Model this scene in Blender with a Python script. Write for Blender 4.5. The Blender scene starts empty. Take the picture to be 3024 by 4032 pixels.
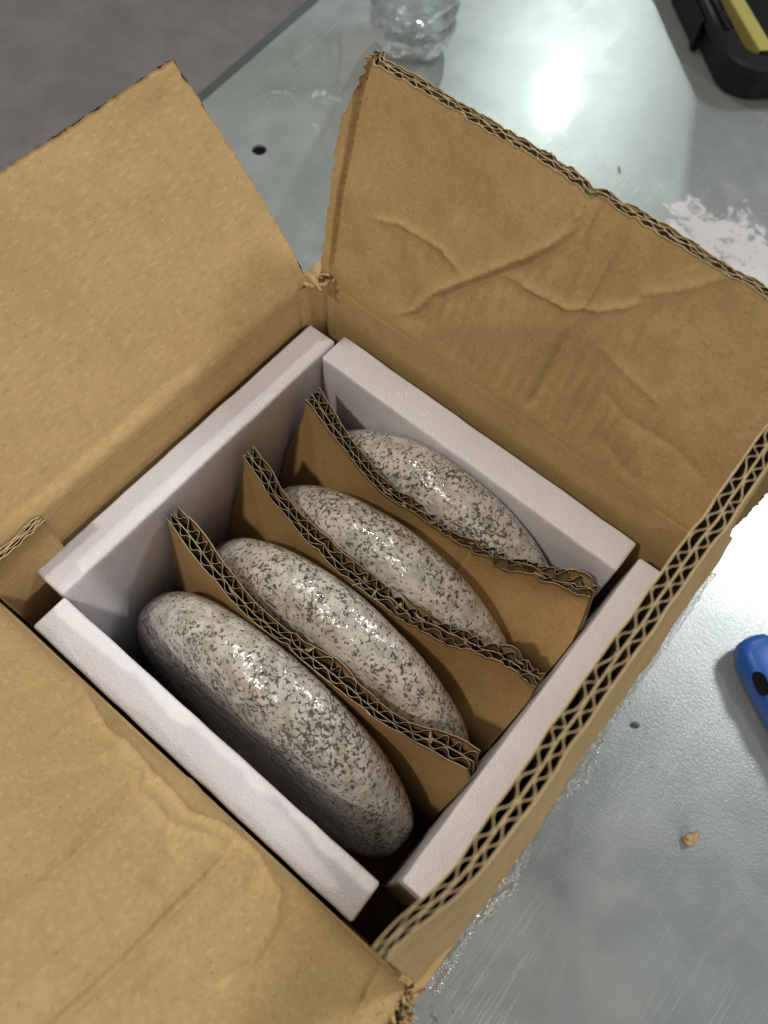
import bpy, bmesh, math, random
import numpy as np
from mathutils import Matrix, Vector

random.seed(7)
scn = bpy.context.scene
col = scn.collection

# ------------------------------------------------------------------ camera
RIGHT = (0.77203026, 0.63345619, 0.05198594)
DOWN = (0.58986746, -0.68363658, -0.42976436)
FWD = (-0.2366974, 0.3624559, -0.90144332)
CAM = (0.13171324, -0.14206464, 0.26447381)
cam_data = bpy.data.cameras.new("camera")
cam = bpy.data.objects.new("camera", cam_data)
col.objects.link(cam)
m = Matrix.Identity(4)
for i in range(3):
    m[i][0] = RIGHT[i]; m[i][1] = -DOWN[i]; m[i][2] = -FWD[i]; m[i][3] = CAM[i]
cam.matrix_world = m
cam_data.sensor_fit = 'VERTICAL'
cam_data.sensor_height = 36.0
cam_data.lens = 3200.0 / 4032.0 * 36.0
cam_data.clip_start = 0.01
cam_data.clip_end = 50.0
cam_data.dof.use_dof = True
cam_data.dof.focus_distance = 0.285
cam_data.dof.aperture_fstop = 15.0
scn.camera = cam

# ------------------------------------------------------------------ world, lamps, exposure
world = bpy.data.worlds.new("World")
scn.world = world
world.use_nodes = True
wbg = world.node_tree.nodes["Background"]
wbg.inputs[0].default_value = (0.93, 0.97, 1.0, 1)
wbg.inputs[1].default_value = 0.23

def lamp(name, loc, power, size, color, target=(0.07, -0.06, 0)):
    d = bpy.data.lights.new(name, 'AREA')
    d.shape = 'DISK'; d.size = size; d.energy = power; d.color = color
    o = bpy.data.objects.new(name, d)
    col.objects.link(o)
    o.location = loc
    v = Vector(target) - Vector(loc)
    o.rotation_euler = v.to_track_quat('-Z', 'Y').to_euler()
    return o

lamp("ceiling_lamp", (-1.33, 3.16, 2.05), 22, 0.075, (0.86, 1.0, 0.97))
lamp("ceiling_lamp", (0.62, 1.70, 2.05), 24, 0.50, (0.95, 0.97, 1.0))
lamp("ceiling_lamp", (-1.15, 0.15, 2.05), 13, 0.15, (1.0, 0.93, 0.82))
lamp("ceiling_lamp", (-0.35, -1.35, 2.05), 19, 0.15, (1.0, 0.93, 0.82))
lamp("ceiling_lamp", (2.70, -0.60, 1.90), 27, 0.15, (1.0, 0.94, 0.86))

scn.view_settings.view_transform = 'Standard'
scn.view_settings.look = 'None'
scn.view_settings.exposure = 0.0
scn.view_settings.gamma = 1.0
scn.view_settings.use_curve_mapping = False
scn.cycles.use_denoising = True
scn.cycles.max_bounces = 10
scn.cycles.transparent_max_bounces = 16
scn.cycles.caustics_reflective = False
scn.cycles.caustics_refractive = False

# ------------------------------------------------------------------ node helpers
class NT:
    def __init__(self, name):
        self.m = bpy.data.materials.new(name)
        self.m.use_nodes = True
        self.t = self.m.node_tree
        self.b = self.t.nodes["Principled BSDF"]
        self.out = self.t.nodes["Material Output"]
        self.tc = self.t.nodes.new("ShaderNodeTexCoord").outputs["Object"]
    def n(self, typ, **kw):
        x = self.t.nodes.new(typ)
        for k, v in kw.items(): setattr(x, k, v)
        return x
    def link(self, a, b): self.t.links.new(a, b)
    def setv(self, sock, v):
        if isinstance(v, bpy.types.NodeSocket): self.link(v, sock)
        else: sock.default_value = v
    def mapping(self, scale=(1, 1, 1), loc=(0, 0, 0), rot=(0, 0, 0), src=None):
        x = self.n("ShaderNodeMapping")
        self.link(src or self.tc, x.inputs[0])
        x.inputs["Location"].default_value = loc
        x.inputs["Rotation"].default_value = rot
        x.inputs["Scale"].default_value = scale
        return x.outputs[0]
    def noise(self, scale, detail=2, rough=0.5, dist=0.0, vec=None):
        x = self.n("ShaderNodeTexNoise")
        self.link(vec or self.tc, x.inputs["Vector"])
        x.inputs["Scale"].default_value = scale
        x.inputs["Detail"].default_value = detail
        x.inputs["Roughness"].default_value = rough
        x.inputs["Distortion"].default_value = dist
        return x.outputs[0]
    def voro(self, scale, vec=None, feature='F1', out="Distance"):
        x = self.n("ShaderNodeTexVoronoi", feature=feature)
        self.link(vec or self.tc, x.inputs["Vector"])
        x.inputs["Scale"].default_value = scale
        return x.outputs[out]
    def ramp(self, v, a, b, lo=0.0, hi=1.0, smooth=True):
        x = self.n("ShaderNodeMapRange")
        if smooth: x.interpolation_type = 'SMOOTHSTEP'
        self.setv(x.inputs[0], v)
        x.inputs[1].default_value = a; x.inputs[2].default_value = b
        x.inputs[3].default_value = lo; x.inputs[4].default_value = hi
        return x.outputs[0]
    def math(self, op, a, b=0.0, c=0.0):
        x = self.n("ShaderNodeMath", operation=op)
        self.setv(x.inputs[0], a); self.setv(x.inputs[1], b); self.setv(x.inputs[2], c)
        return x.outputs[0]
    def mix(self, fac, a, b):
        x = self.n("ShaderNodeMix", data_type='RGBA')
        self.setv(x.inputs[0], fac)
        self.setv(x.inputs[6], a if isinstance(a, bpy.types.NodeSocket) else (*a, 1))
        self.setv(x.inputs[7], b if isinstance(b, bpy.types.NodeSocket) else (*b, 1))
        return x.outputs[2]
    def bump(self, h, dist, strength=1.0, prev=None):
        x = self.n("ShaderNodeBump")
        x.inputs["Strength"].default_value = strength
        x.inputs["Distance"].default_value = dist
        self.link(h, x.inputs["Height"])
        if prev is not None: self.link(prev, x.inputs["Normal"])
        return x.outputs[0]
    def fin(self, color=None, rough=None, metal=None, spec=None, normal=None, coat=None, coat_rough=None):
        b = self.b.inputs
        if color is not None: self.setv(b["Base Color"], color if isinstance(color, bpy.types.NodeSocket) else (*color, 1))
        if rough is not None: self.setv(b["Roughness"], rough)
        if metal is not None: self.setv(b["Metallic"], metal)
        if spec is not None: self.setv(b["Specular IOR Level"], spec)
        if normal is not None: self.link(normal, b["Normal"])
        if coat is not None: self.setv(b["Coat Weight"], coat)
        if coat_rough is not None: self.setv(b["Coat Roughness"], coat_rough)
        return self.m

def kraft(name, c1, c2, dark, banding_axis=None, seed=0.0):
    M = NT(name)
    v = M.mapping(loc=(seed, seed * .7, seed * 1.3))
    big = M.noise(22, 3, 0.55, 0.4, v)
    mid = M.noise(140, 3, 0.6, 0.0, v)
    fib = M.noise(760, 3, .65, 0.0, M.mapping(scale=(1, .35, 1), rot=(0.3, .2, .5), src=v))
    c = M.mix(M.ramp(big, .35, .65), c1, c2)
    c = M.mix(M.ramp(mid, .35, .75, 0, .28), c, dark)
    c = M.mix(M.ramp(fib, .52, .70, 0, .42), c, dark)
    c = M.mix(M.ramp(fib, .46, .30, 0, .40), c, tuple(min(1, x * 1.35) for x in c1))
    fl = M.voro(260, v)
    c = M.mix(M.ramp(fl, .10, .05, 0, .55), c, (dark[0] * .45, dark[1] * .42, dark[2] * .45))
    h = M.math('MULTIPLY_ADD', fib, .25, M.math('MULTIPLY', mid, .75))
    nb = M.bump(h, 0.00035, 0.55)
    return M.fin(c, 0.82, 0, 0.25, nb)

KRAFT = kraft("kraft_liner", (.505, .352, .166), (.458, .314, .140), (.345, .226, .096))
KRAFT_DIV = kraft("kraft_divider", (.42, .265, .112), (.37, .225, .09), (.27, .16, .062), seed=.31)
FLUTE = kraft("kraft_fluting", (.50, .345, .17), (.44, .30, .14), (.33, .21, .095), seed=.77)
CUT = kraft("cut_paper_edge", (.56, .42, .24), (.50, .37, .20), (.40, .28, .14), seed=.93)
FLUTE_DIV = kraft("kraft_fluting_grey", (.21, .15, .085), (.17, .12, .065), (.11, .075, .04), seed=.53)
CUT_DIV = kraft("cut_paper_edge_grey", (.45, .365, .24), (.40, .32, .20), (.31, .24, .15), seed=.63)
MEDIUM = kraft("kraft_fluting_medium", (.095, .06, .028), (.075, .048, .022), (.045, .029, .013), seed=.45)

# foam
M = NT("foam")
v1 = M.voro(1700); v2 = M.noise(2000, 2, .65); v3 = M.noise(60, 2)
c = M.mix(M.ramp(v3, .3, .7), (.81, .79, .82), (.775, .755, .795))
c = M.mix(M.ramp(v2, .35, .62, .0, .22), c, (.68, .64, .66))
h = M.math('ADD', M.math('MULTIPLY', v1, .8), M.math('MULTIPLY', v2, .6))
FOAM = M.fin(c, M.ramp(v2, .4, .6, .18, .5), 0, 0.5, M.bump(h, 0.00042, 0.55))
M.b.inputs["Subsurface Weight"].default_value = 0.25
M.b.inputs["Subsurface Radius"].default_value = (.004, .0035, .0035)
M.b.inputs["Subsurface Scale"].default_value = 1.0

# speckled glaze
M = NT("speckled_glaze")
oi = M.n("ShaderNodeObjectInfo")
sc = M.n("ShaderNodeVectorMath", operation='ADD')
mul = M.n("ShaderNodeVectorMath", operation='SCALE')
cmb = M.n("ShaderNodeCombineXYZ")
M.link(oi.outputs["Random"], cmb.inputs[0]); M.link(oi.outputs["Random"], cmb.inputs[1])
M.link(cmb.outputs[0], mul.inputs[0]); mul.inputs[3].default_value = 3.7
M.link(M.tc, sc.inputs[0]); M.link(mul.outputs[0], sc.inputs[1])
v = sc.outputs[0]
wv = M.n("ShaderNodeVectorMath", operation='ADD')
wn = M.n("ShaderNodeTexNoise"); M.link(v, wn.inputs["Vector"]); wn.inputs["Scale"].default_value = 380; wn.inputs["Detail"].default_value = 2
ws = M.n("ShaderNodeVectorMath", operation='SCALE'); M.link(wn.outputs["Color"], ws.inputs[0]); ws.inputs[3].default_value = .0036
M.link(v, wv.inputs[0]); M.link(ws.outputs[0], wv.inputs[1])
dens = M.noise(45, 2, .5, .3, v)
dd = M.ramp(dens, .34, .66, -.075, .06)
edge = M.voro(400, wv.outputs[0], 'DISTANCE_TO_EDGE')
brk = M.noise(680, 1.5, .5, .2, v)
net = M.math('MULTIPLY', M.ramp(edge, .22, .03), M.ramp(M.math('ADD', brk, dd), .465, .60))
worm = M.ramp(M.math('ADD', M.noise(520, 1.5, .5, .4, v), M.math('MULTIPLY', dd, .6)), .615, .69)
sp = M.math('MAXIMUM', net, M.math('MULTIPLY', worm, .9))
halo = M.ramp(M.noise(210, 2, .5, .6, v), .36, .60)
base = M.mix(halo, (.42, .392, .335), (.61, .578, .518))
base = M.mix(M.ramp(M.noise(70, 2, .5, .3, v), .45, .7, 0, .35), base, (.60, .54, .485))
tone = M.noise(600, 1, .5, 0, v)
dk = M.mix(M.ramp(tone, .38, .62), (.011, .011, .008), (.048, .043, .031))
c = M.mix(M.math('MULTIPLY', sp, .90), base, dk)
hb = M.math('ADD', M.math('MULTIPLY', M.noise(200, 1.5, .5, .2, v), 1.0), M.math('MULTIPLY', sp, -.10))
nb = M.bump(hb, 0.0018, 0.6)
M.link(M.bump(M.noise(260, 2, .5, .2, v), 0.0016, 0.55), M.b.inputs["Coat Normal"])
GLAZE = M.fin(c, .20, 0, .5, nb, .75, .035)

# galvanised steel
M = NT("galvanised_steel")
g1 = M.noise(850, 2, .6); g2 = M.noise(34, 3, .6, .6); g3 = M.noise(9, 2)
c = M.mix(M.ramp(g2, .3, .7), (.305, .325, .315), (.345, .363, .351))
c = M.mix(M.ramp(g3, .35, .65, 0, .35), c, (.295, .335, .318))
scr = []
for ang, sc_, thr_, sd in ((.45, 110, .665, 0), (-.9, 90, .68, 3.1), (1.35, 120, .69, 7.7), (.62, 100, .67, 12.3)):
    mv = M.mapping(scale=(1, .022, 1), rot=(0, 0, ang), loc=(sd, sd, 0))
    scr.append(M.ramp(M.noise(sc_ * 11, 1.5, .5, .1, mv), thr_, thr_ + .03))
sall = scr[0]
for s_ in scr[1:]: sall = M.math('MAXIMUM', sall, s_)
sall = M.math('MULTIPLY', sall, M.ramp(M.noise(16, 2), .40, .58))
c = M.mix(M.math('MULTIPLY', sall, .17), c, (.80, .80, .79))
xyz = M.n("ShaderNodeSeparateXYZ"); M.link(M.tc, xyz.inputs[0])
def blob(cx, cy, r):
    dx = M.math('SUBTRACT', xyz.outputs[0], cx); dy = M.math('SUBTRACT', xyz.outputs[1], cy)
    d = M.math('SQRT', M.math('ADD', M.math('MULTIPLY', dx, dx), M.math('MULTIPLY', dy, dy)))
    return M.ramp(d, r, r * .25)
# whitish dried residue
res = None
nz = M.noise(85, 4, .65, .6)
for cx, cy, r, k in ((.083, .325, .062, .44), (.045, .335, .035, .50), (-.245, .235, .030, .64), (-.222, .255, .022, .65)):
    b_ = M.ramp(M.math('SUBTRACT', M.math('ADD', nz, M.math('MULTIPLY', blob(cx, cy, r), .25)), k), .12, .26)
    b_ = M.math('MULTIPLY', b_, M.ramp(blob(cx, cy, r * 1.3), .05, .3))
    res = b_ if res is None else M.math('MAXIMUM', res, b_)
c = M.mix(M.math('MULTIPLY', res, .62), c, (.74, .71, .73))
# greyish ink marks by the torn corner
ink = M.math('MULTIPLY', M.ramp(M.noise(190, 4, .65, .8), .58, .66), blob(.205, -.158, .032))
c = M.mix(M.math('MULTIPLY', ink, .7), c, (.12, .10, .15))
grime = M.ramp(M.noise(260, 2), .70, .76)
c = M.mix(M.math('MULTIPLY', grime, .35), c, (.25, .25, .24))
rough = M.ramp(g2, .3, .7, .30, .345)
h = M.math('ADD', g1, M.math('MULTIPLY', sall, .35))
nb = M.bump(h, 0.0004, 0.30)
metal = M.math('MULTIPLY_ADD', res, -.4, .42)
M.link(M.bump(M.noise(520, 2, .6), 0.0005, 0.10), M.b.inputs["Coat Normal"])
STEEL = M.fin(c, rough, metal, .5, nb, .17, .055)

M = NT("rail_paint"); RAIL = M.fin(M.mix(M.noise(40, 3), (.065, .085, .075), (.095, .12, .108)), .45, .3, .4)
M = NT("concrete_floor")
f1 = M.noise(9, 4, .6, .4); f2 = M.noise(160, 3, .6)
c = M.mix(M.ramp(f1, .3, .7), (.215, .197, .192), (.275, .252, .246))
c = M.mix(M.ramp(f2, .35, .7, 0, .4), c, (.13, .118, .115))
FLOOR = M.fin(c, .75, 0, .3, M.bump(f2, .004, .6))
M = NT("black_plastic"); p1 = M.noise(700, 2)
BLACK = M.fin(M.mix(M.noise(30, 2), (.005, .005, .0055), (.010, .010, .0105)), .5, 0, .25, M.bump(p1, .0004, .4))
M = NT("slot_dark"); SLOT = M.fin((.004, .004, .005), .8, 0, .2)
M = NT("yellow_paint"); YELLOW = M.fin(M.mix(M.noise(35, 2), (.40, .34, .08), (.34, .33, .12)), .42, 0, .5)
M = NT("blue_plastic"); BLUE = M.fin(M.mix(M.noise(120, 2), (.008, .075, .33), (.012, .095, .40)), .38, 0, .5, M.bump(M.noise(900, 1), .0003, .3))
M = NT("white_cap"); CAPM = M.fin((.75, .76, .78), .4)
M = NT("splinter_wood"); WOOD = M.fin((.30, .19, .07), .7)

def clear_mat(name, tint, gloss, rough, bump_scale, bump_d, cap=.34):
    M = NT(name)
    M.t.nodes.remove(M.b)
    tr = M.n("ShaderNodeBsdfTransparent"); tr.inputs[0].default_value = (*tint, 1)
    gl = M.n("ShaderNodeBsdfGlossy"); gl.inputs["Roughness"].default_value = rough
    gl.inputs[0].default_value = (1, 1, 1, 1)
    nb = M.bump(M.noise(bump_scale, 2, .55, .5), bump_d, 1.0)
    M.link(nb, gl.inputs["Normal"])
    fr = M.n("ShaderNodeFresnel"); fr.inputs[0].default_value = 1.5
    M.link(nb, fr.inputs["Normal"])
    mx = M.n("ShaderNodeMixShader")
    M.link(M.math('MINIMUM', M.math('MULTIPLY', fr.outputs[0], gloss), cap), mx.inputs[0])
    M.link(tr.outputs[0], mx.inputs[1]); M.link(gl.outputs[0], mx.inputs[2])
    M.link(mx.outputs[0], M.out.inputs[0])
    return M.m
TAPE = clear_mat("clear_tape", (.985, .98, .955), 3.0, .17, 500, .0015, .55)
TAPE2 = clear_mat("clear_tape_smooth", (.985, .985, .975), 1.0, .10, 90, .0015)
M = NT("clear_bottle_plastic")
M.fin((.97, .985, .985), .04, 0, .5, M.bump(M.noise(90, 3, .6, .7), .0035, .8))
M.b.inputs["Transmission Weight"].default_value = 1.0
M.b.inputs["IOR"].default_value = 1.33
PET = clear_mat("clear_pet", (.965, .975, .975), 1.7, .035, 75, .0045, .6)

# ------------------------------------------------------------------ mesh helpers
def tag(o, label=None, cat=None, group=None, kind=None):
    if label: o["label"] = label
    if cat: o["category"] = cat
    if group: o["group"] = group
    if kind: o["kind"] = kind
    return o

def empty(name, loc):
    o = bpy.data.objects.new(name, None)
    o.empty_display_size = 0.02
    col.objects.link(o); o.location = loc
    return o

def parent(o, p):
    if p is not None:
        o.parent = p
        base = Vector((0, 0, 0)); q = p
        while q is not None:
            base += q.location; q = q.parent
        o.location = -base
    return o

def mesh_obj(name, verts, faces, mat, par=None, smooth=True):
    me = bpy.data.meshes.new(name)
    me.from_pydata([tuple(map(float, v)) for v in verts], [], [tuple(map(int, f)) for f in faces])
    if smooth: me.polygons.foreach_set("use_smooth", [True] * len(me.polygons))
    me.materials.append(mat)
    me.update()
    o = bpy.data.objects.new(name, me)
    col.objects.link(o)
    # origin stays at the world origin of the scene frame; parts are offset back from their parent
    return parent(o, par)

def recentre(o, c):
    """put a top-level mesh's origin at c without moving it"""
    c = Vector(c)
    o.data.transform(Matrix.Translation(-c)); o.location = c
    return o

class VN:
    """smooth value noise, numpy"""
    def __init__(self, seed):
        self.t = np.random.RandomState(seed).rand(256, 256) * 2 - 1
    def __call__(self, x, y=0.0):
        x = np.asarray(x, float); y = np.asarray(y, float) + 0 * x; x = x + 0 * y
        xi = np.floor(x).astype(int); yi = np.floor(y).astype(int)
        fx = x - xi; fy = y - yi
        fx = fx * fx * (3 - 2 * fx); fy = fy * fy * (3 - 2 * fy)
        T = self.t
        g = lambda a, b: T[a % 256, b % 256]
        return (g(xi, yi) * (1 - fx) + g(xi + 1, yi) * fx) * (1 - fy) + (g(xi, yi + 1) * (1 - fx) + g(xi + 1, yi + 1) * fx) * fy

def sstep(a, b, x):
    t = np.clip((np.asarray(x, float) - a) / (b - a), 0, 1)
    return t * t * (3 - 2 * t)

def pl_dist(s, h, pts):
    """distance of grid points to a polyline, and the fraction along it"""
    best = np.full(s.shape, 1e9); fr = np.zeros(s.shape)
    n = len(pts) - 1
    for i in range(n):
        a = np.array(pts[i]); b = np.array(pts[i + 1]); d = b - a
        L2 = float(d @ d) + 1e-15
        t = np.clip(((s - a[0]) * d[0] + (h - a[1]) * d[1]) / L2, 0, 1)
        q = np.hypot(s - a[0] - t * d[0], h - a[1] - t * d[1])
        mk = q < best
        best = np.where(mk, q, best); fr = np.where(mk, (i + t) / n, fr)
    return best, fr

def crease(s, h, pts_mm, A, w, taper=True):
    d, fr = pl_dist(s, h, [(a * 1e-3, b * 1e-3) for a, b in pts_mm])
    k = np.minimum(1, np.minimum(fr, 1 - fr) * 6 + .15) if taper else 1.0
    return A * np.exp(-d / w) * k

RIMS = []
def cutfaces(o, mat):
    """the cut rim of each paper sheet shows its pale inner fibres"""
    o.data.materials.append(mat)
    ix = np.zeros(len(o.data.polygons), dtype=np.int32); ix[RIMS] = 1
    o.data.polygons.foreach_set("material_index", ix)
    RIMS.clear()
def sheet(V, F, S, H, Wc, th, pos):
    """closed thin sheet through the grid S,H at depth Wc"""
    n, k = S.shape
    a = pos(S, H, Wc - th / 2).reshape(-1, 3); b = pos(S, H, Wc + th / 2).reshape(-1, 3)
    o = len(V); N = n * k
    V.extend(a.tolist()); V.extend(b.tolist())
    idx = np.arange(N).reshape(n, k)
    q = np.stack([idx[:-1, :-1], idx[1:, :-1], idx[1:, 1:], idx[:-1, 1:]], -1).reshape(-1, 4)
    F.extend((q + o).tolist()); F.extend((q[:, ::-1] + o + N).tolist())
    rim = np.concatenate([idx[0, :], idx[1:, -1], idx[-1, -2::-1], idx[-2:0:-1, 0]])
    r2 = np.roll(rim, -1)
    RIMS.extend(range(len(F), len(F) + len(rim) - (n - 2)))
    F.extend((np.stack([rim, rim + N, r2 + N, r2], -1) + o).tolist())

def board(name, par, pos, s0, s1, h0, h1, W, period, ns, nh, seed, jag=.0004, sleft=None, sright=None,
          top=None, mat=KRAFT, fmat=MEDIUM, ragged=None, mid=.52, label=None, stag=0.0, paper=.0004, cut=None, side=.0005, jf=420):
    """double-wall corrugated board: three liners and two fluted layers, as real sheets"""
    rs = VN(seed)
    def grid(n_s, n_h, layer, ph=0.0):
        t = np.linspace(0, 1, n_s)[:, None]; q = np.linspace(0, 1, n_h)[None, :]
        hh = h0 + (h1 - h0) * q
        a = s0 + (sleft(hh) if sleft else 0) + side * rs(hh * (900 if side > .0003 else 150), layer * 3.3 + 11)
        b = s1 - stag * (1.0, .45, 0.0, 0, 0, .7, .25)[layer] + (sright(hh) if sright else 0) + side * rs(hh * (900 if side > .0003 else 150), layer * 3.3 + 17)
        S = a + (b - a) * t
        amp = jag * (1.0 if ragged is None else ragged(S))
        ht = h1 + (top(S) if top else 0) + amp * (rs(S * jf, layer * 7.1) + .5 * rs(S * jf * 3.1, layer * 5.7 + 3))
        H = h0 + (ht - h0) * q
        return S, H
    V, F = [], []
    for li, (w, nn, mm) in enumerate(((0.0, ns, nh), (mid * W, ns // 2, max(6, nh // 3)), (W, ns, nh))):
        S, H = grid(nn, mm, li)
        sheet(V, F, S, H, np.full(S.shape, w), paper, pos)
    p = mesh_obj(name, V, F, mat, par)
    cutfaces(p, cut or CUT)
    V, F = [], []
    for li, (wa, wb, per, ph) in enumerate(((.0005, mid * W - .0004, period, 0.0), (mid * W + .0004, W - .0005, period * .9, 1.3))):
        n_s = int((s1 - s0) / per * 10) + 1
        S, H = grid(n_s, nh, li + 5)
        jit = .7 * rs(S * 170, li * 9.0 + 40) + .6 * rs(S * 60, li * 4.0 + 80)
        x = np.sin(2 * np.pi * S / per + ph + jit * 2.2)
        x = np.sign(x) * np.abs(x) ** .8
        Wc = wa + (wb - wa) * (.5 + .47 * x)
        sheet(V, F, S, H, Wc, paper * .75, pos)
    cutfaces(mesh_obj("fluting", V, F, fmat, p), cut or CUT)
    if label: p["label"] = label
    return p

def add_box(bm, lo, hi):
    vs = [bm.verts.new((x, y, z)) for x in (lo[0], hi[0]) for y in (lo[1], hi[1]) for z in (lo[2], hi[2])]
    for f in ((0, 1, 3, 2), (4, 6, 7, 5), (0, 4, 5, 1), (2, 3, 7, 6), (0, 2, 6, 4), (1, 5, 7, 3)):
        bm.faces.new([vs[i] for i in f])

def bm_obj(name, bm, mat, par=None, smooth=False, bevel=0.0, seg=2):
    if bevel > 0:
        bmesh.ops.bevel(bm, geom=list(bm.edges), offset=bevel, segments=seg, affect='EDGES', profile=.5)
    bmesh.ops.recalc_face_normals(bm, faces=bm.faces)
    me = bpy.data.meshes.new(name); bm.to_mesh(me); bm.free()
    me.materials.append(mat)
    if smooth: me.polygons.foreach_set("use_smooth", [True] * len(me.polygons))
    o = bpy.data.objects.new(name, me); col.objects.link(o)
    return parent(o, par)

def box_obj(name, lo, hi, mat, par=None, bevel=.0006):
    bm = bmesh.new(); add_box(bm, lo, hi)
    return bm_obj(name, bm, mat, par, bevel=bevel)

def lathe(V, F, prof, seg, cx, cy):
    o = len(V)
    for r, z in prof:
        for k in range(seg):
            a = 2 * math.pi * k / seg
            V.append((cx + r * math.cos(a), cy + r * math.sin(a), z))
    for i in range(len(prof) - 1):
        for k in range(seg):
            k2 = (k + 1) % seg
            F.append((o + i * seg + k, o + i * seg + k2, o + (i + 1) * seg + k2, o + (i + 1) * seg + k))

# ------------------------------------------------------------------ setting
TZ = -.145            # table top
bm = bmesh.new()
vs = [bm.verts.new(v) for v in ((-4, -4, -.95), (4, -4, -.95), (4, 5, -.95), (-4, 5, -.95))]
bm.faces.new(vs)
tag(bm_obj("floor", bm, FLOOR), "dark grey floor beyond the edge of the metal table", kind="structure")

# ------------------------------------------------------------------ metal table with a punched hole
table = empty("metal_table", (0.3, 0.1, -.95))
tag(table, "grey galvanised sheet metal table carrying the open carton", "table")
ex, ey = -.109, .994                       # direction of the visible table edge
nx, ny = .994, .109
E0 = (-.2850, .2000)
def tp(a, b, z): return (E0[0] + ex * a + nx * b, E0[1] + ey * a + ny * b, z)
bm = bmesh.new()
hc = (-.2208, .183); hr = .0052
def ring(z, r, n=40): return [bm.verts.new((hc[0] + r * math.cos(2 * math.pi * k / n), hc[1] + r * math.sin(2 * math.pi * k / n), z)) for k in range(n)]
def rect(z): return [bm.verts.new(tp(a, b, z)) for a, b in ((-1.0, 0), (-1.0, 1.3), (1.1, 1.3), (1.1, 0))]
th = .002
loops = []
for z in (TZ, TZ - th):
    r = ring(z, hr); q = rect(z)
    es = [bm.edges.new((r[i], r[(i + 1) % len(r)])) for i in range(len(r))] + [bm.edges.new((q[i], q[(i + 1) % 4])) for i in range(4)]
    bmesh.ops.triangle_fill(bm, use_beauty=True, use_dissolve=False, edges=es)
    loops.append((r, q))
for (l0, l1) in ((loops[0][0], loops[1][0]), (loops[0][1], loops[1][1])):
    n = len(l0)
    for i in range(n): bm.faces.new((l0[i], l0[(i + 1) % n], l1[(i + 1) % n], l1[i]))
bm_obj("table_top", bm, STEEL, table)
def rail(a0, a1, b0, b1, z0, z1, name="frame_rail"):
    bm = bmesh.new()
    vs = [bm.verts.new(tp(a, b, z)) for a in (a0, a1) for b in (b0, b1) for z in (z0, z1)]
    for f in ((0, 1, 3, 2), (4, 6, 7, 5), (0, 4, 5, 1), (2, 3, 7, 6), (0, 2, 6, 4), (1, 5, 7, 3)): bm.faces.new([vs[i] for i in f])
    bm_obj(name, bm, RAIL, table, bevel=.002)
rail(-1.0, 1.1, -.0125, .03, TZ - .05, TZ - .004)
rail(-1.0, 1.1, 1.27, 1.31, TZ - .05, TZ - .004)
for a in (-.96, 1.03):
    for b in (-.005, 1.27): rail(a, a + .04, b, b + .04, -.95, TZ - .051, "leg")

# ------------------------------------------------------------------ the carton
U0, U1 = -.0165, .1565          # inner wall faces, NW and SE
Y0, Y1 = -.1455, .0195          # inner wall faces, SW and NE
ZR = .020                       # rim (fold) height
WB = .0065
WF = .0052                      # flaps, a little crushed
box = empty("cardboard_box", ((U0 + U1) / 2, (Y0 + Y1) / 2, TZ))
tag(box, "open double-wall kraft cardboard box with four raised flaps on the metal table", "box")
zb = TZ + .0005
box_obj("wall", (U0 - WB, Y0 - WB, zb), (U0, Y1 + WB, ZR - .0036), KRAFT, box)
box_obj("wall", (U1, Y0 - WB, zb), (U1 + WB, Y1 + WB, ZR), KRAFT, box)
box_obj("wall", (U0 + .0003, Y1, zb), (U1 - .0003, Y1 + WB - .0004, ZR - .0036), KRAFT, box)
box_obj("wall", (U0 + .0003, Y0 - WB + .0004, zb), (U1 - .0003, Y0, ZR - .008), KRAFT, box)
box_obj("bottom_panel", (U0 + .0004, Y0 + .0004, zb + .0003), (U1 - .0004, Y1 - .0004, zb + .0065), KRAFT, box)
ZF = zb + .0068                 # inner floor

def fold_table(a, r=.003):
    """profile of a flap that leaves its wall tangentially and ends on the straight line tilted by a through the fold"""
    h = np.linspace(-.012, .10, 281)
    an = a * sstep(-r, r, h)
    o = np.concatenate([[0], np.cumsum(np.sin(an[:-1]) * np.diff(h))]); z = np.concatenate([[0], np.cumsum(np.cos(an[:-1]) * np.diff(h))])
    o += .10 * math.sin(a) - o[-1]; z += .10 * math.cos(a) - z[-1]
    return h, an, o, z
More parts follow.
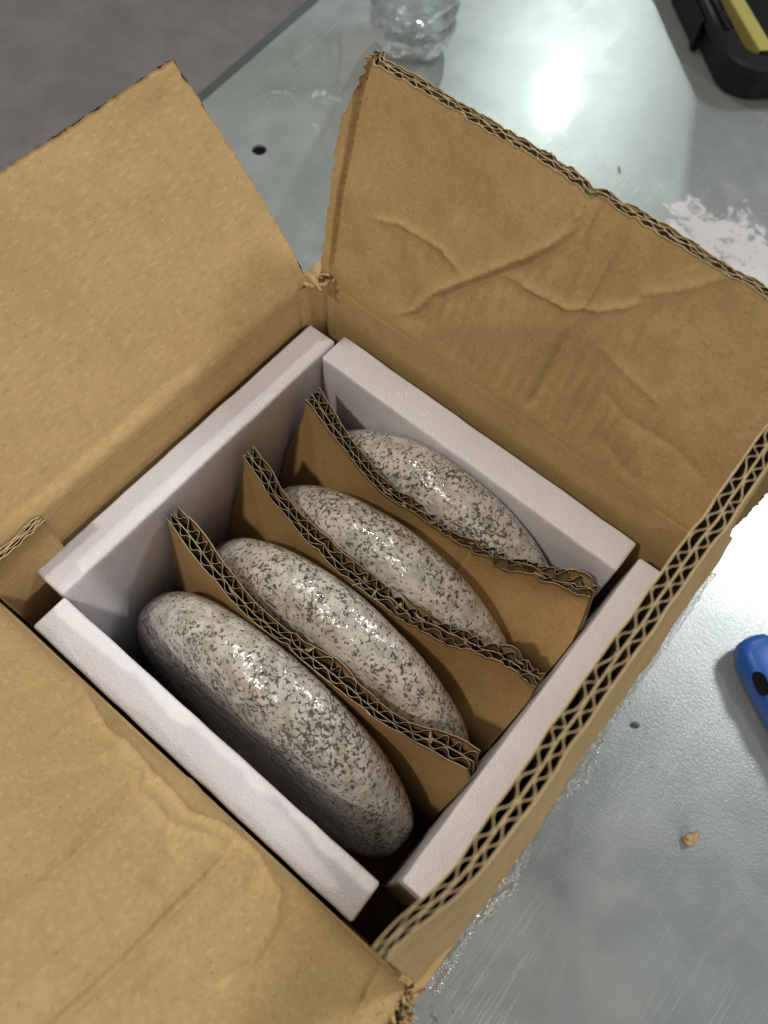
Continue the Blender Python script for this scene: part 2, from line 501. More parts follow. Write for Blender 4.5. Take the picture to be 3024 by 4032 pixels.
# NE flap: nearly upright, crumpled
aNE = math.atan2(.0352 - .0195, .1044 - .02)
vn1, vn2 = VN(21), VN(22)
fNE = fold_table(aNE)
NE_MAIN = [(19.5, 3), (28.2, 12.3), (33.4, 24.1), (42.2, 35.1), (54.2, 49.7), (61.4, 58.8), (66.8, 66.4), (70.3, 73.5), (70.7, 79.9), (69.9, 87)]
def ne_disp(s, h):
    d = crease(s, h, NE_MAIN, -.0021, .0012)
    # one side of the big wrinkle sags
    dm, _ = pl_dist(s, h, [(a * 1e-3 + .004, b * 1e-3 - .003) for a, b in NE_MAIN])
    d += .0010 * np.exp(-(dm / .0024) ** 2)
    d += crease(s, h, [(a + 1.6, b - 1.2) for a, b in NE_MAIN], .0006, .0008)
    d += crease(s, h, [(54.9, 45), (60.5, 47.3), (71, 47.9), (79.3, 48.9), (87.2, 54), (94.1, 60.3), (99, 66.4)], -.0013, .0011)
    d += crease(s, h, [(84.3, 82), (84.2, 60.6), (83.5, 47.2), (82, 29.7), (81, 8.3), (79, 0)], .0014, .0020)
    d += crease(s, h, [(1.8, 35.7), (13, 40.6), (24.8, 41.2), (32.5, 41.4), (42, 37)], -.0009, .0010)
    d += crease(s, h, [(-7.9, 88), (-10.6, 74.2), (-11.5, 58.2), (-12.1, 37), (-11.6, 0)], .0030, .0011, False)
    d += crease(s, h, [(-4.8, 88), (-7.5, 74.2), (-8.8, 58.2), (-9.5, 37), (-9.5, 0)], -.0010, .0016, False)
    d += crease(s, h, [(106, 12.8), (120, 5), (133, -.6)], .0007, .0025)
    d += crease(s, h, [(117.7, 90), (113.4, 83.5), (106.3, 75.5), (96, 66)], -.0009, .0012)
    d += crease(s, h, [(40, 86), (36, 70), (33, 52)], .0006, .0030)
    d += crease(s, h, [(92, 44), (104, 40), (121, 37)], -.0006, .0025)
    d += crease(s, h, [(98, 30), (112, 24), (128, 26), (145, 20)], .0006, .0028)
    d += .00055 * vn1(s * 40, h * 30) + .00028 * vn2(s * 150, h * 50) + .00016 * vn1(s * 420, h * 120) + .00009 * np.sin(s * 2 * np.pi / .0050)
    return 1.35 * d * sstep(-.001, .008, h)
def ne_pos(s, h, w):
    cr = 1 - .22 * np.exp(-((s - .075) / .012) ** 2) - .25 * sstep(.085, .11, s)
    n = w * cr + ne_disp(s, h) * (1 - .25 * w / WB)
    a = np.interp(h, fNE[0], fNE[1]); o = np.interp(h, fNE[0], fNE[2]); z = np.interp(h, fNE[0], fNE[3])
    return np.stack([s + 0 * h, Y1 + o + n * np.cos(a), ZR + z - n * np.sin(a)], -1)
ne_flap = board("flap", box, ne_pos, -.0162, .1600, -.0032, .0855, WF, .0055, 230, 116, 3, .0005,
                sleft=lambda h: .0062 * sstep(.058, .0855, h), top=lambda s: -.0014 * np.exp(-((s - .0705) / .0022) ** 2),
                label="flap with a long crumpled crease across it")

# NW flap: leaning far outward, smooth
aNW = math.atan2(.0738 - .0165, .0832 - .02)
vn3, vn4 = VN(31), VN(32)
fNW = fold_table(aNW)
def nw_disp(s, h):
    d = crease(s, h, [(-76.9, 86), (-76.9, 63.8), (-75.8, 53.1), (-76, 33.8), (-74, 8)], .0007, .0022, False)
    d += crease(s, h, [(-40, 4), (-62, 6), (-90, 5), (-140, 7)], .0006, .0030)
    d += .00009 * np.sin(s * 2 * np.pi / .0050) + .0009 * vn3(s * 22, h * 25) + .00030 * vn4(s * 90, h * 70) + .00012 * vn3(s * 300, h * 60)
    d += .0015 * sstep(.075, .0855, h) * vn3(s * 30, 7.7)
    return d * sstep(-.001, .006, h)
def nw_pos(s, h, w):
    n = w * .8 + nw_disp(s, h)
    a = np.interp(h, fNW[0], fNW[1]); o = np.interp(h, fNW[0], fNW[2]); z = np.interp(h, fNW[0], fNW[3])
    return np.stack([U0 - o - n * np.cos(a), s + 0 * h, ZR + z - n * np.sin(a)], -1)
board("flap", box, nw_pos, -.1440, .0140, -.0032, .0855, WF, .0050, 150, 84, 5, .0004, stag=.0016,
      sright=lambda h: .0026 * np.sin(np.clip(h / .0855, 0, 1) * np.pi), label="smooth flap leaning far outward towards the floor")

# SE flap: upright, leaning inward, its cut edge showing the flutes
aSE = math.radians(8.6)
vn5 = VN(41)
def se_pos(s, h, w):
    cr = .55 + .45 * sstep(-.146, -.104, s)
    bend = -.0028 * (1 - sstep(-.146, -.122, s)) * sstep(.0, .06, h)
    n = w * cr + .0009 * vn5(s * 40, h * 25) + .00035 * vn5(s * 160, h * 90) + bend
    n = n + .0016 * np.exp(-(h / .014) ** 2)
    return np.stack([U1 - h * math.sin(aSE) + n * math.cos(aSE), s + 0 * h, ZR + h * math.cos(aSE) + n * math.sin(aSE)], -1)
board("flap", box, se_pos, -.1438, .0135, .0002, .0855, WF, .0061, 150, 40, 8, .00035,
      label="upright flap whose cut edge shows zigzag corrugation")

# SW flap: bends outward at 45 degrees, many creases across the fold
aSW = math.radians(45)
hh_ = np.linspace(-.010, .09, 201)
ang_ = aSW * sstep(-.009, .0095, hh_)
yy_ = np.concatenate([[0], np.cumsum(-np.sin(ang_[:-1]) * np.diff(hh_))])
zz_ = np.concatenate([[0], np.cumsum(np.cos(ang_[:-1]) * np.diff(hh_))])
i45 = -1
# shift so that the straight part lies on the measured 45 degree plane through (y=-.146, z=.02)
offz = (.020 + .09 * math.cos(aSW)) - zz_[i45]; offy = (-.1462 - .09 * math.sin(aSW)) - yy_[i45]
vn6, vn7 = VN(51), VN(52)
def sw_disp(s, h):
    d = 0 * (s + h)
    for pts, A, w in (([(101, 2), (102.3, 18), (102.7, 36.7), (102.9, 52.5), (102.5, 86)], .0021, .0024),
                      ([(71.7, 8), (73.5, 23.6), (76.1, 41.9), (77.5, 86)], .0016, .0024),
                      ([(68, 6), (70, 30), (71, 60), (71, 86)], -.0008, .0030),
                      ([(108, 0), (106.5, 20), (107, 40), (107, 86)], -.0010, .0032),
                      ([(62, 8), (58, 25), (56, 50), (55, 86)], .0009, .0030),
                      ([(44, 4), (46, 20), (43, 45), (43, 86)], .0010, .0032),
                      ([(30, 5), (28, 30), (29, 60), (29, 86)], .0008, .0030),
                      ([(151, 0), (152, 19), (152.5, 40), (152, 86)], .0016, .0018),
                      ([(108.3, 2), (118.6, 7), (123, 15.6), (125, 29), (121, 40)], -.0012, .0015),
                      ([(36.7, 1), (50, 5), (66.8, 7), (80, 8.5), (87, 8), (101, 2.5), (118.8, 3)], -.0011, .0010),
                      ([(84, 14), (92, 22), (96, 33)], .0007, .0028),
                      ([(66.8, 7), (72, 14), (84, 15), (101, 7)], -.0006, .0020)):
        d = d + crease(s, h, pts, A, w)
    d = d + .0004 * vn6(s * 48, h * 14) + .0009 * vn7(s * 115, h * 9) + .00018 * vn6(s * 380, h * 60) + .00009 * np.sin(s * 2 * np.pi / .0050)
    return 1.55 * d * sstep(-.0095, .003, h)
def sw_pos(s, h, w):
    hq = np.clip(h, -.010, .09)
    a = np.interp(hq, hh_, ang_); y = np.interp(hq, hh_, yy_) + offy; z = np.interp(hq, hh_, zz_) + offz
    wob = (-.0010 + .0013 * vn7(s * 60, 3.0)) * np.exp(-((h + .001) / .006) ** 2)
    n = w * .8 + sw_disp(s, h) + wob
    return np.stack([s + 0 * h, y - n * np.cos(a), z - n * np.sin(a)], -1)
sw_flap = board("flap", box, sw_pos, -.0150, .1590, -.0090, .0855, WF, .0050, 230, 120, 9, .0004,
                sright=lambda h: .0035 * sstep(0, .03, h), label="flap with many parallel creases bent outward over the fold")

# glue tab inside the corner under the smooth flap
V, F = [], []
def tab_pos(s, h, w): return np.stack([-.0163 + .0031 - w + 0 * s, s + 0 * h, h + 0 * s], -1)
board("glue_tab", box, tab_pos, -.1445, -.1185, -.10, .0212, .0028, .0060, 30, 12, 15, .0006)

# grooved corner fold where the crumpled and the smooth flaps meet
prof = [(-.0163, .0070), (-.0152, .0092), (-.0146, .0112), (-.0158, .0130), (-.0160, .0142), (-.0142, .0152), (-.0128, .0165),
        (-.0132, .0180), (-.0130, .0190), (-.0110, .0186), (-.0085, .0193)]
zs = np.linspace(-.12, .0205, 16)
V, F = [], []
vc = VN(61)
for z in zs:
    for i, (x, y) in enumerate(prof):
        V.append((x + .0003 * vc(z * 120, i), y + .0003 * vc(z * 120, i + 30), z + (.0006 * vc(i * 1.7, 9.0) if z == zs[-1] else 0)))
npf = len(prof)
for j in range(len(zs) - 1):
    for i in range(npf - 1): F.append((j * npf + i, j * npf + i + 1, (j + 1) * npf + i + 1, (j + 1) * npf + i))
mesh_obj("corner_fold", V, F, KRAFT, box)

def ribbon(V, F, pts, width, nrm, curl, seg=14, th=.0004, rnd=None):
    """a twisted shred of paper along pts"""
    pts = [Vector(p) for p in pts]
    n = len(pts) - 1
    rows = []
    for i in range(seg + 1):
        t = i / seg * n; k = min(int(t), n - 1); f = t - k
        p = pts[k].lerp(pts[k + 1], f)
        tg = (pts[k + 1] - pts[k]).normalized()
        side = tg.cross(Vector(nrm)).normalized()
        side.rotate(Matrix.Rotation(curl * i / seg, 3, tg))
        up = side.cross(tg)
        w = width * (.55 + .45 * math.sin(math.pi * min(1, .15 + i / seg * .8)))
        rows.append((p - side * w / 2, p + up * w * .22, p + side * w / 2, up))
    o = len(V)
    for a, b, c, u in rows:
        V.extend([tuple(a), tuple(b), tuple(c), tuple(a - u * th), tuple(b - u * th), tuple(c - u * th)])
    for i in range(seg):
        q = o + i * 6; r = q + 6
        for x, y in ((0, 1), (1, 2)):
            F.append((q + x, q + y, r + y, r + x)); F.append((q + y + 3, q + x + 3, r + x + 3, r + y + 3))
        F.append((q, r, r + 3, q + 3)); F.append((q + 2, q + 5, r + 5, r + 2))

# torn web and shreds at the corner between the creased and the upright flaps
rr = random.Random(5)
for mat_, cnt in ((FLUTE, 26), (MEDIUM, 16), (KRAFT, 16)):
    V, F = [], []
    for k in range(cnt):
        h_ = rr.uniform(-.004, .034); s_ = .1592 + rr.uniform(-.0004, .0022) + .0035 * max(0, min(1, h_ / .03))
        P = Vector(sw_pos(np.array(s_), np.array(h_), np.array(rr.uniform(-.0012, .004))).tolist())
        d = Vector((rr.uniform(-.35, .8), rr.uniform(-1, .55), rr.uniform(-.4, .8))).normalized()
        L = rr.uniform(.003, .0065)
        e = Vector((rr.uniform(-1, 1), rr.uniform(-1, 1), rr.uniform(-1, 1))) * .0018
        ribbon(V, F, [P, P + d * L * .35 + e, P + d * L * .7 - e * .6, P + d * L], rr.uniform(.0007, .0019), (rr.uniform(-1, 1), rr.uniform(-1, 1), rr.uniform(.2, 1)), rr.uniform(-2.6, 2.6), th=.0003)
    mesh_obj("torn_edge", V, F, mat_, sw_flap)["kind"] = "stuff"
V, F = [], []
for k in range(11):
    base = Vector((-.0155 + rr.uniform(-.002, .005), .0150 + rr.uniform(-.003, .004), .0195 + rr.uniform(-.001, .002)))
    d = Vector((rr.uniform(-.6, 1), rr.uniform(-.4, .8), rr.uniform(-.1, .5))).normalized()
    ribbon(V, F, [base, base + d * .003 + Vector((0, 0, rr.uniform(-.001, .001))), base + d * .0055], rr.uniform(.0012, .0028), (rr.uniform(-.5, .5), rr.uniform(-1, 1), 1), rr.uniform(-1.8, 1.8))
mesh_obj("torn_edge", V, F, FLUTE, ne_flap)["kind"] = "stuff"

# clear packing tape: along the outer fold under the upright flap, and over the crumpled flap's edge
def film(name, S, H, pos, par, mat=TAPE):
    n, k = S.shape
    P = pos(S, H).reshape(-1, 3)
    idx = np.arange(n * k).reshape(n, k)
    q = np.stack([idx[:-1, :-1], idx[1:, :-1], idx[1:, 1:], idx[:-1, 1:]], -1).reshape(-1, 4)
    return mesh_obj(name, P.tolist(), q.tolist(), mat, par)
vt = VN(71)
S, T = np.meshgrid(np.linspace(-.1432, .012, 620), np.linspace(0, 1, 64), indexing='ij')
def tape_se(S, T):
    # runs up the wall's outer face; its loose crinkled edge curls outward just below the fold
    t1 = np.clip(T / .45, 0, 1); t2 = np.clip((T - .45) / .55, 0, 1)
    wid = (.0022 + .0018 * vt(S * 55, 2.0) + .0009 * vt(S * 210, 5.0)) * (.30 + .70 * sstep(.0, -.06, S)) + .0009
    wr = .00055 * vt(S * 560, t2 * 5 + 3) + .0006 * vt(S * 230, t2 * 3 + 11) + .0004 * vt(S * 1100, t2 * 8)
    x = U1 + WB + .0004 + wid * t2 + .0003 * vt(S * 400, t2 * 4 + 7)
    z = -.050 + t1 * .066 + .0016 * np.sin(t2 * 1.6) + wr * sstep(0, .25, t2)
    return np.stack([x, S + .0004 * vt(S * 500, t2 * 6 + 5), z], -1)
film("packing_tape", S, T, tape_se, box)
S, T = np.meshgrid(np.linspace(-.036, .175, 260), np.linspace(0, 1, 18), indexing='ij')
def tape_ne(S, T):
    h = .052 + T * (.0395 + .0022 * vt(S * 60, 8.0) + .0015 * vt(S * 210, 4.0))
    hang = sstep(-.012, -.036, S)
    n = (WB * (1 - .25 * sstep(.085, .11, S)) + .0010 + .0005 * (vt(S * 150, T * 6 + 20) + 1) + .0010 * sstep(.80, 1, T) * vt(S * 90, 31.0)
         + hang * (.004 + .0035 * vt(S * 200, T * 3 + 50)))
    h = h - hang * .012
    d = ne_disp(np.clip(S, -.016, .16), np.minimum(h, .0855)) * .75
    n = n + d
    return np.stack([S, Y1 + h * math.sin(aNE) + n * math.cos(aNE), ZR + h * math.cos(aNE) - n * math.sin(aNE)], -1)
film("packing_tape", S, T, tape_ne, ne_flap, TAPE2)

# ------------------------------------------------------------------ foam slabs lining the carton
def foam(lo, hi, label, lean=(0, 0), seed=1):
    lo = np.array(lo); hi = np.array(hi)
    vf = VN(seed)
    bm = bmesh.new()
    add_box(bm, lo, hi)
    bmesh.ops.bevel(bm, geom=list(bm.edges), offset=.0011, segments=3, affect='EDGES', profile=.5)
    me = bmesh.ops.subdivide_edges(bm, edges=[e for e in bm.edges if e.calc_length() > .02], cuts=46, use_grid_fill=True)
    for v in bm.verts:
        x, y, z = v.co
        k = (z - lo[2]) / (hi[2] - lo[2])
        v.co.x += lean[0] * (1 - k) + .00016 * float(vf(y * 160 + x * 40, z * 160))
        v.co.y += lean[1] * (1 - k) + .00016 * float(vf(x * 160 + 90, z * 160 + y * 40))
        v.co.z += .00025 * float(vf(x * 120 + 33, y * 120))
    o = bm_obj("foam_slab", bm, FOAM, smooth=True)
    recentre(o, ((lo[0] + hi[0]) / 2, (lo[1] + hi[1]) / 2, lo[2]))
    return tag(o, label, "foam slab", "white foam slabs lining the box")
foam((-.0138, -.1308, ZF), (-.0002, .0100, .0), "white foam slab lining the wall under the smooth outward-leaning flap", seed=81)
foam((.0005, .0006, ZF), (.1396, .0148, .0), "white foam slab lining the wall below the crumpled flap", seed=82)
foam((.0005, -.1442, ZF), (.1390, -.1306, .0), "white foam slab beside the flap with many parallel creases", seed=83)
foam((.1432, -.1262, ZF), (.1552, .0108, .0), "white foam slab tucked behind the upright flap with the corrugated cut edge", seed=84)

# ------------------------------------------------------------------ corrugated dividers
DIV = [
    ([(7.5, -14.8), (22.7, -19.8), (43, -25.3), (58.8, -27.2), (70, -25.0), (92.8, -23.6), (98.9, -22.8), (118.3, -17.6), (133.1, -11.7), (139.6, -10.5)], -33.6, .0925,
     "corrugated cardboard divider next to the disc by the crumpled flap, frayed along one end"),
    ([(4.2, -49), (21.8, -54.9), (34.6, -57.9), (45.4, -60.2), (62.6, -61.3), (85.8, -60.6), (105.8, -58.2), (111.6, -56), (128.4, -51.4), (139.6, -49.7)], -65.0, .0520,
     "corrugated cardboard divider standing between the two middle discs"),
    ([(-.4, -86.8), (10.7, -89), (22.7, -91.3), (39.2, -93.7), (50.3, -94.6), (65.3, -94), (91.5, -93.6), (106.9, -92.9), (124.5, -89), (139.6, -86.0)], -96.6, .0670,
     "corrugated cardboard divider with open honeycomb edge beside the disc near the many-creased flap"),
]
for di, (topl, ydeep, kink, lab) in enumerate(DIV):
    tx = np.array([a for a, b in topl]) * 1e-3; ty = np.array([b for a, b in topl]) * 1e-3
    xs = np.linspace(-.002, .142, 145); yi = np.interp(xs, tx, ty)
    ker = np.hanning(13); ker /= ker.sum()
    ysm = np.convolve(np.pad(yi, 6, mode='edge'), ker, 'valid')
    vd = VN(90 + di)
    ZT = -.008
    def dpos(s, h, w, xs=xs, ysm=ysm, yd=ydeep * 1e-3, vd=vd, kink=kink, di=di):
        yt = np.interp(s, xs, ysm)
        t = sstep(0, 1, (ZT - h) / (.072 - (.045, .02, .0)[di] * sstep(.03, .085, s)))
        y = yt + (yd - yt) * t
        near = np.exp(-np.maximum(0, ZT - h) / .012)
        cr = .54 + .42 * near + .30 * vd(s * 60, 2.0) * near
        y = y + near * (.0011 * np.exp(-np.abs(s - kink) / .0016) + (.0016 if di == 0 else 0) * np.exp(-np.abs(s - .0935) / .0005) + .0005 * vd(s * 120, h * 80)) + .0006 * vd(s * 35, h * 30 + 9)
        y = y + near * (.0022 if di < 2 else .0008) * sstep(.07, .12, s) * (w / .006) * (vd(s * 85, 6.0) * .7 + .4)
        return np.stack([s + 0 * h, y + w * cr, h + 0 * s], -1)
    tearamt = (1.7, 1.9, .7)[di]
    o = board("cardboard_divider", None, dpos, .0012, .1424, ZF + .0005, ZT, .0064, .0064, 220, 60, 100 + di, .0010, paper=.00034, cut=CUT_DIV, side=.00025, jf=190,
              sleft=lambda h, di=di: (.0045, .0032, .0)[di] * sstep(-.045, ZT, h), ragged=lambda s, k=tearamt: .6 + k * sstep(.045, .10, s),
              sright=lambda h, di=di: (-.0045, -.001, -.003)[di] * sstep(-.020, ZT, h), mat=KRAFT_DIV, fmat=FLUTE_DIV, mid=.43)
    c = Vector((.07, ydeep * 1e-3, ZF))
    recentre(o, c)
    for ch in o.children: ch.location = -c
    tag(o, lab, "divider", "corrugated dividers between the discs")
    V, F = [], []
    for k in range((7, 8, 4)[di]):
        s = rr.uniform(.05, .135) if di < 2 else rr.uniform(.01, .135)
        P = dpos(np.array(s), np.array(ZT - .001), np.array(rr.uniform(.0008, .0052)))
        d = Vector((rr.uniform(-1, 1), rr.uniform(-.6, .6), rr.uniform(.1, .6))).normalized()
        L = rr.uniform(.002, .005)
        b = Vector(P.tolist())
        ribbon(V, F, [b, b + d * L * .5 + Vector((0, rr.uniform(-.001, .001), .0006)), b + d * L], rr.uniform(.0006, .0015), (rr.uniform(-.5, .5), 1, rr.uniform(-.5, .5)), rr.uniform(-1.2, 1.2), seg=8, th=.0003)
    mesh_obj("torn_edge", V, F, CUT_DIV, o)["kind"] = "stuff"

# ------------------------------------------------------------------ speckled discs
def disc(cy, R, Tk, rot, label, seed, cu=.0722):
    vq = VN(seed)
    prof = []
    n = 56
    for i in range(n + 1):
        a = math.pi * i / n
        ca, sa = math.cos(a), math.sin(a)
        prof.append((R * abs(sa) ** (2 / 6.0), Tk * math.copysign(abs(ca) ** (2 / 2.5), ca)))
    seg = 112
    V, F = [], []
    for i, (r, y) in enumerate(prof):
        for k in range(seg):
            a = 2 * math.pi * k / seg
            x, z = r * math.cos(a), r * math.sin(a)
            q = 1 + .006 * float(vq(x * 55 + 9, z * 55 + y * 60)) + .0025 * float(vq(x * 170, z * 170 + y * 170))
            V.append((x * q, y * q, z * q))
    for i in range(n):
        for k in range(seg):
            k2 = (k + 1) % seg
            F.append((i * seg + k, i * seg + k2, (i + 1) * seg + k2, (i + 1) * seg + k))
    o = mesh_obj("ceramic_disc", V, F, GLAZE)
    o.location = (cu, cy, ZF + R + .0006)
    o.rotation_euler = (math.radians(rot), 0, 0)
    return tag(o, label, "ceramic disc", "speckled discs standing on edge in the box")
disc(-.0150, .0686, .0141, -5.5, "speckled white disc between the foam by the crumpled flap and the first divider", 201, .0728)
disc(-.0484, .0688, .0141, -5.5, "speckled white disc second from the crumpled flap, between two dividers", 202, .0742)
disc(-.0798, .0688, .0141, -5.5, "heavily speckled white disc third from the crumpled flap, between two dividers", 203, .0732)
disc(-.1116, .0688, .0143, -5.5, "speckled white disc beside the foam next to the many-creased flap", 204, .0700)

# ------------------------------------------------------------------ things on the table
# water bottle
bx, by = -.2125, .3440
bt = empty("water_bottle", (bx, by, TZ + .0003))
tag(bt, "clear ribbed plastic water bottle standing behind the crumpled flap", "bottle")
outer = [(.0005, .006), (.012, .0045), (.018, .001), (.0225, 0), (.0262, .002), (.0290, .008), (.0312, .016)]
z = .020
while z < .128:
    outer += [(.0326, z), (.0329, z + .004), (.0305, z + .0075), (.0302, z + .009)]
    z += .0125
outer += [(.0322, .134), (.0315, .148), (.0270, .165), (.0190, .180), (.0128, .186), (.0125, .196)]
inner = [(max(.0002, r - .0005), zz + (.0005 if zz < .01 else 0)) for r, zz in reversed(outer)]
V, F = [], []
o0 = 0
pr = outer + inner
seg = 72
for i, (r, zz) in enumerate(pr):
    for k in range(seg):
        a = 2 * math.pi * k / seg
        q = r * (1 + .020 * math.sin(5 * a) * math.exp(-(zz / .014) ** 2) + .006 * math.sin(3 * a + zz * 160))
        V.append((bx + q * math.cos(a), by + q * math.sin(a), TZ + .0003 + zz + (.003 * (1 + math.sin(5 * a)) * math.exp(-(zz / .006) ** 2) if r > .01 else 0)))
for i in range(len(pr) - 1):
    for k in range(seg):
        k2 = (k + 1) % seg
        F.append((i * seg + k, i * seg + k2, (i + 1) * seg + k2, (i + 1) * seg + k))
mesh_obj("bottle_body", V, F, PET, bt)
V, F = [], []
lathe(V, F, [(.0002, .2075), (.0140, .2075), (.0148, .2062), (.0148, .1920), (.0136, .1920), (.0136, .2050), (.0002, .2050)], 48, bx, by)
V = [(x, y, zz + TZ) for x, y, zz in V]
mesh_obj("cap", V, F, CAPM, bt, smooth=False)

# black tool case, open, with a yellow level inside
cs = empty("tool_case", (.10, .62, TZ))
tag(cs, "open black plastic tool case with rounded corner on the metal table", "case")
C0 = Vector((.0015, .4545, 0)); E1 = Vector((-.741, .671, 0)); E2 = Vector((.671, .741, 0))
def cp(a, b, z): return C0 + E1 * a + E2 * b + Vector((0, 0, TZ + .0004 + z))
LA, LB = .24, .25
def rrect(a0, a1, b0, b1, r, n=8, notch=False):
    pts = []
    for (ca, cb, st) in ((a0 + r, b0 + r, math.pi), (a1 - r, b0 + r, 1.5 * math.pi), (a1 - r, b1 - r, 0), (a0 + r, b1 - r, .5 * math.pi)):
        for i in range(n + 1):
            t = st + i / n * math.pi / 2
            pts.append((ca + r * math.cos(t), cb + r * math.sin(t)))
    return pts
loops = [(rrect(.004, LA - .004, .004, LB - .004, .022), 0.0), (rrect(0, LA, 0, LB, .026), .004), (rrect(0, LA, 0, LB, .026), .019),
         (rrect(-.003, LA + .003, -.003, LB + .003, .028), .0205), (rrect(-.003, LA + .003, -.003, LB + .003, .028), .0275),
         (rrect(-.001, LA + .001, -.001, LB + .001, .026), .0295), (rrect(.011, LA - .011, .009, LB - .009, .018), .0298),
         (rrect(.014, LA - .014, .012, LB - .012, .016), .0270), (rrect(.021, LA - .021, .017, LB - .017, .012), .0245),
         (rrect(.024, LA - .024, .020, LB - .020, .012), .0040)]
V, F = [], []
np_ = len(loops[0][0])
for pts, z in loops: V += [tuple(cp(a, b, z)) for a, b in pts]
for j in range(len(loops) - 1):
    for i in range(np_):
        i2 = (i + 1) % np_
        F.append((j * np_ + i, j * np_ + i2, (j + 1) * np_ + i2, (j + 1) * np_ + i))
F.append(tuple(range(np_))[::-1]); F.append(tuple((len(loops) - 1) * np_ + i for i in range(np_)))
shell = mesh_obj("tray", V, F, BLACK, cs, smooth=False)
def obox(name, a0, a1, b0, b1, z0, z1, mat, par, bev=.0008):
    bm = bmesh.new()
    vs = [bm.verts.new(cp(a, b, z)) for a in (a0, a1) for b in (b0, b1) for z in (z0, z1)]
    for f in ((0, 1, 3, 2), (4, 6, 7, 5), (0, 4, 5, 1), (2, 3, 7, 6), (0, 2, 6, 4), (1, 5, 7, 3)): bm.faces.new([vs[i] for i in f])
    return bm_obj(name, bm, mat, par, bevel=bev)
obox("hinge_ridge", .042, .130, .0035, .0070, .0296, .0325, BLACK, shell)
for a in (.045, .068, .092): obox("slot", a, a + .010, .0098, .0120, .0285, .0300, SLOT, shell, .0003)
obox("latch", .062, .125, -.0055, -.0030, .004, .0245, BLACK, cs, .002)
obox("latch", .060, .066, -.0070, -.0032, .002, .0150, BLACK, cs, .001)
# unseen upright panel past the far end, added to shade the table by the case
bm = bmesh.new()
vs = [bm.verts.new(cp(a, b, z)) for (a, z) in ((LA + .004, .030), (LA + .030, .030), (LA + .030, .300), (LA + .004, .300)) for b in (.085, LB + .08)]
for f in ((0, 1, 3, 2), (2, 3, 5, 4), (4, 5, 7, 6), (6, 7, 1, 0), (0, 2, 4, 6), (1, 7, 5, 3)): bm.faces.new([vs[i] for i in f])
bm_obj("shadow_panel", bm, BLACK, cs, bevel=.004)
# spirit level lying inside
lv = empty("spirit_level", tuple(cp(.15, .036, .0042)))
tag(lv, "yellow spirit level lying inside the black tool case", "level")
bm = bmesh.new()
prof = [(.0300, .0055), (.0300, .0215), (.0306, .0222), (.0414, .0222), (.0420, .0215), (.0420, .0055)]
ends = (.0275, .205)
rows = [[bm.verts.new(cp(a, b + (a - .0275) * -.045, z)) for b, z in prof] for a in ends]
for i in range(len(prof)):
    j = (i + 1) % len(prof)
    bm.faces.new((rows[0][i], rows[0][j], rows[1][j], rows[1][i]))
bm.faces.new(rows[0]); bm.faces.new(rows[1][::-1])
bm_obj("level_body", bm, YELLOW, lv)
obox("end_cap", .0258, .0278, .0296, .0424, .0052, .0226, BLACK, lv, .0004)
obox("vial_window", .120, .150, .0290, .0360, .0223, .0229, SLOT, lv, .0002)

# blue utility knife
kn = empty("utility_knife", (.226, .0805, TZ))
tag(kn, "blue plastic utility knife with dark slots lying on the metal table", "knife")
KA = Vector((.2165, .0862, 0)); K1 = Vector((.860, -.510, 0)); K2 = Vector((.510, .860, 0))
V, F = [], []
sec = [(.0, .22, .35), (.0012, .55, .62), (.004, .80, .80), (.009, .95, .93), (.018, 1.0, 1.0), (.035, 1.0, 1.0), (.055, .93, 1.02), (.080, .90, 1.05), (.110, 1.0, 1.05), (.140, 1.0, .95), (.150, .75, .7), (.152, .4, .4)]
ns_ = 28
HW, HT = .0125, .0095
for a, kw, kh in sec:
    for i in range(ns_):
        t = 2 * math.pi * i / ns_
        c_, s_ = math.cos(t), math.sin(t)
        b = HW * kw * math.copysign(abs(c_) ** .62, c_); z = HT * kh * math.copysign(abs(s_) ** .62, s_)
        bend = -.0015 * math.sin(a * 20)
        V.append(tuple(KA + K1 * a + K2 * (b + bend) + Vector((0, 0, TZ + .0107 + z))))
for j in range(len(sec) - 1):
    for i in range(ns_):
        i2 = (i + 1) % ns_
        F.append((j * ns_ + i, j * ns_ + i2, (j + 1) * ns_ + i2, (j + 1) * ns_ + i))
F.append(tuple(range(ns_))[::-1]); F.append(tuple((len(sec) - 1) * ns_ + i for i in range(ns_)))
kb = mesh_obj("handle", V, F, BLUE, kn)
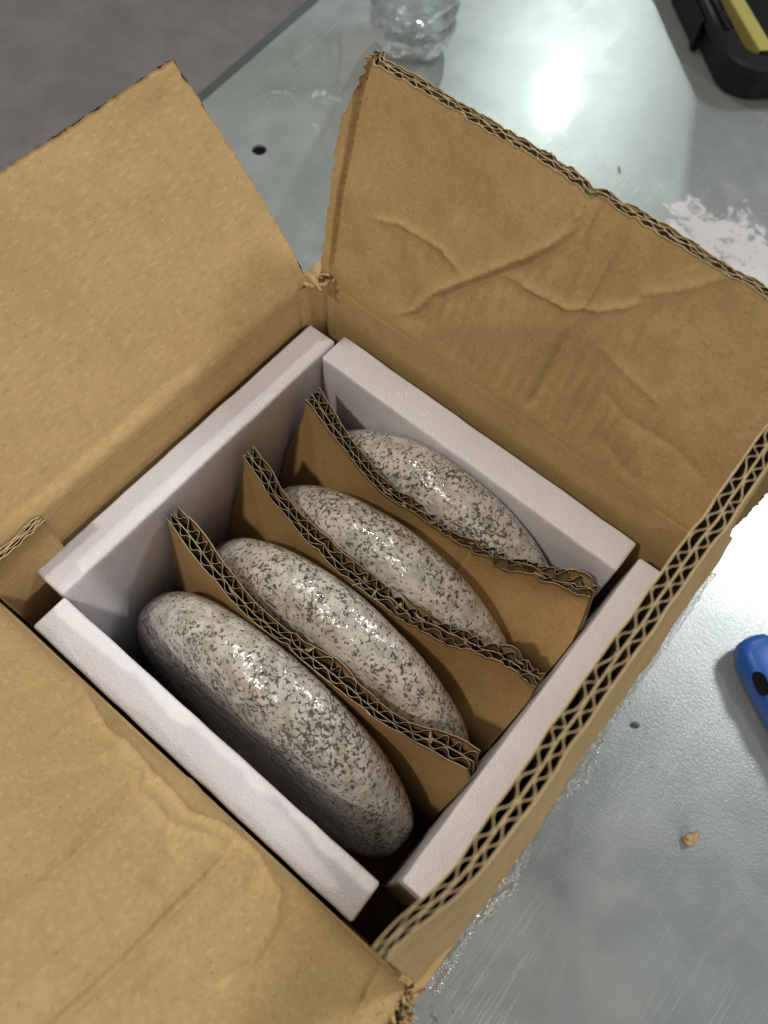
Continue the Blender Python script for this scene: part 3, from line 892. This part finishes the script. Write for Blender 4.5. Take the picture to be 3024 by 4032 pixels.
def oval(name, a, b, z, la, lb, ang, tilt, mat, par):
    bm = bmesh.new()
    n = 28
    ax = (K1 * math.cos(ang) + K2 * math.sin(ang)); bx_ = (K2 * math.cos(ang) - K1 * math.sin(ang))
    up = Vector((0, 0, 1)); bx2 = (bx_ * math.cos(tilt) + up * math.sin(tilt)); nn = ax.cross(bx2)
    c = KA + K1 * a + K2 * b + Vector((0, 0, TZ + z))
    r = [[bm.verts.new(c + ax * la * math.copysign(abs(math.cos(2 * math.pi * i / n)) ** .7, math.cos(2 * math.pi * i / n)) + bx2 * lb * math.sin(2 * math.pi * i / n) + nn * e) for i in range(n)] for e in (-.0008, .0008)]
    for i in range(n): bm.faces.new((r[0][i], r[0][(i + 1) % n], r[1][(i + 1) % n], r[1][i]))
    bm.faces.new(r[0]); bm.faces.new(r[1])
    return bm_obj(name, bm, mat, par)
oval("grip_slot", .0235, -.0108, .0181, .0062, .0033, -.12, .85, SLOT, kb)
oval("grip_slot", .0430, -.0108, .0181, .0062, .0033, -.05, .85, SLOT, kb)
oval("slider", .026, .0035, .0204, .011, .0042, 0, 0, SLOT, kb)

# scraps on the table
def scrap(name, c, r, zt, mat, label, seed, flat=.35, stretch=1.0, ang=0.0):
    rq = random.Random(seed)
    bm = bmesh.new()
    bmesh.ops.create_icosphere(bm, subdivisions=3, radius=r)
    vq = VN(seed)
    for v in bm.verts:
        k = 1 + .38 * float(vq(v.co.x / r * 1.6 + 5, v.co.y / r * 1.6 + v.co.z / r * 2)) + .16 * float(vq(v.co.x / r * 5, v.co.z / r * 5 + v.co.y / r * 4))
        x, y, z = v.co.x * k * stretch, v.co.y * k, v.co.z * k * flat
        v.co = (x * math.cos(ang) - y * math.sin(ang), x * math.sin(ang) + y * math.cos(ang), z)
    zmin = min(v.co.z for v in bm.verts)
    for v in bm.verts: v.co.z -= zmin
    o = bm_obj(name, bm, mat)
    o.location = (c[0], c[1], zt)
    return tag(o, label, "scrap")
scrap("cardboard_scrap", (.2447, -.0158), .0030, TZ + .0003, FLUTE, "small torn tan scrap of cardboard on the bare metal table", 301, .75, 1.2, .9)
scrap("dark_chip", (.1958, .0133), .0012, TZ + .0003, RAIL, "tiny dark chip lying on the metal beside the upright flap", 302, .35, 1.7, .6)
scrap("wood_splinter", (-.0205, .3420), .0007, TZ + .0003, WOOD, "thin brown splinter lying on the metal behind the crumpled flap", 303, .6, 4.5, 2.25)
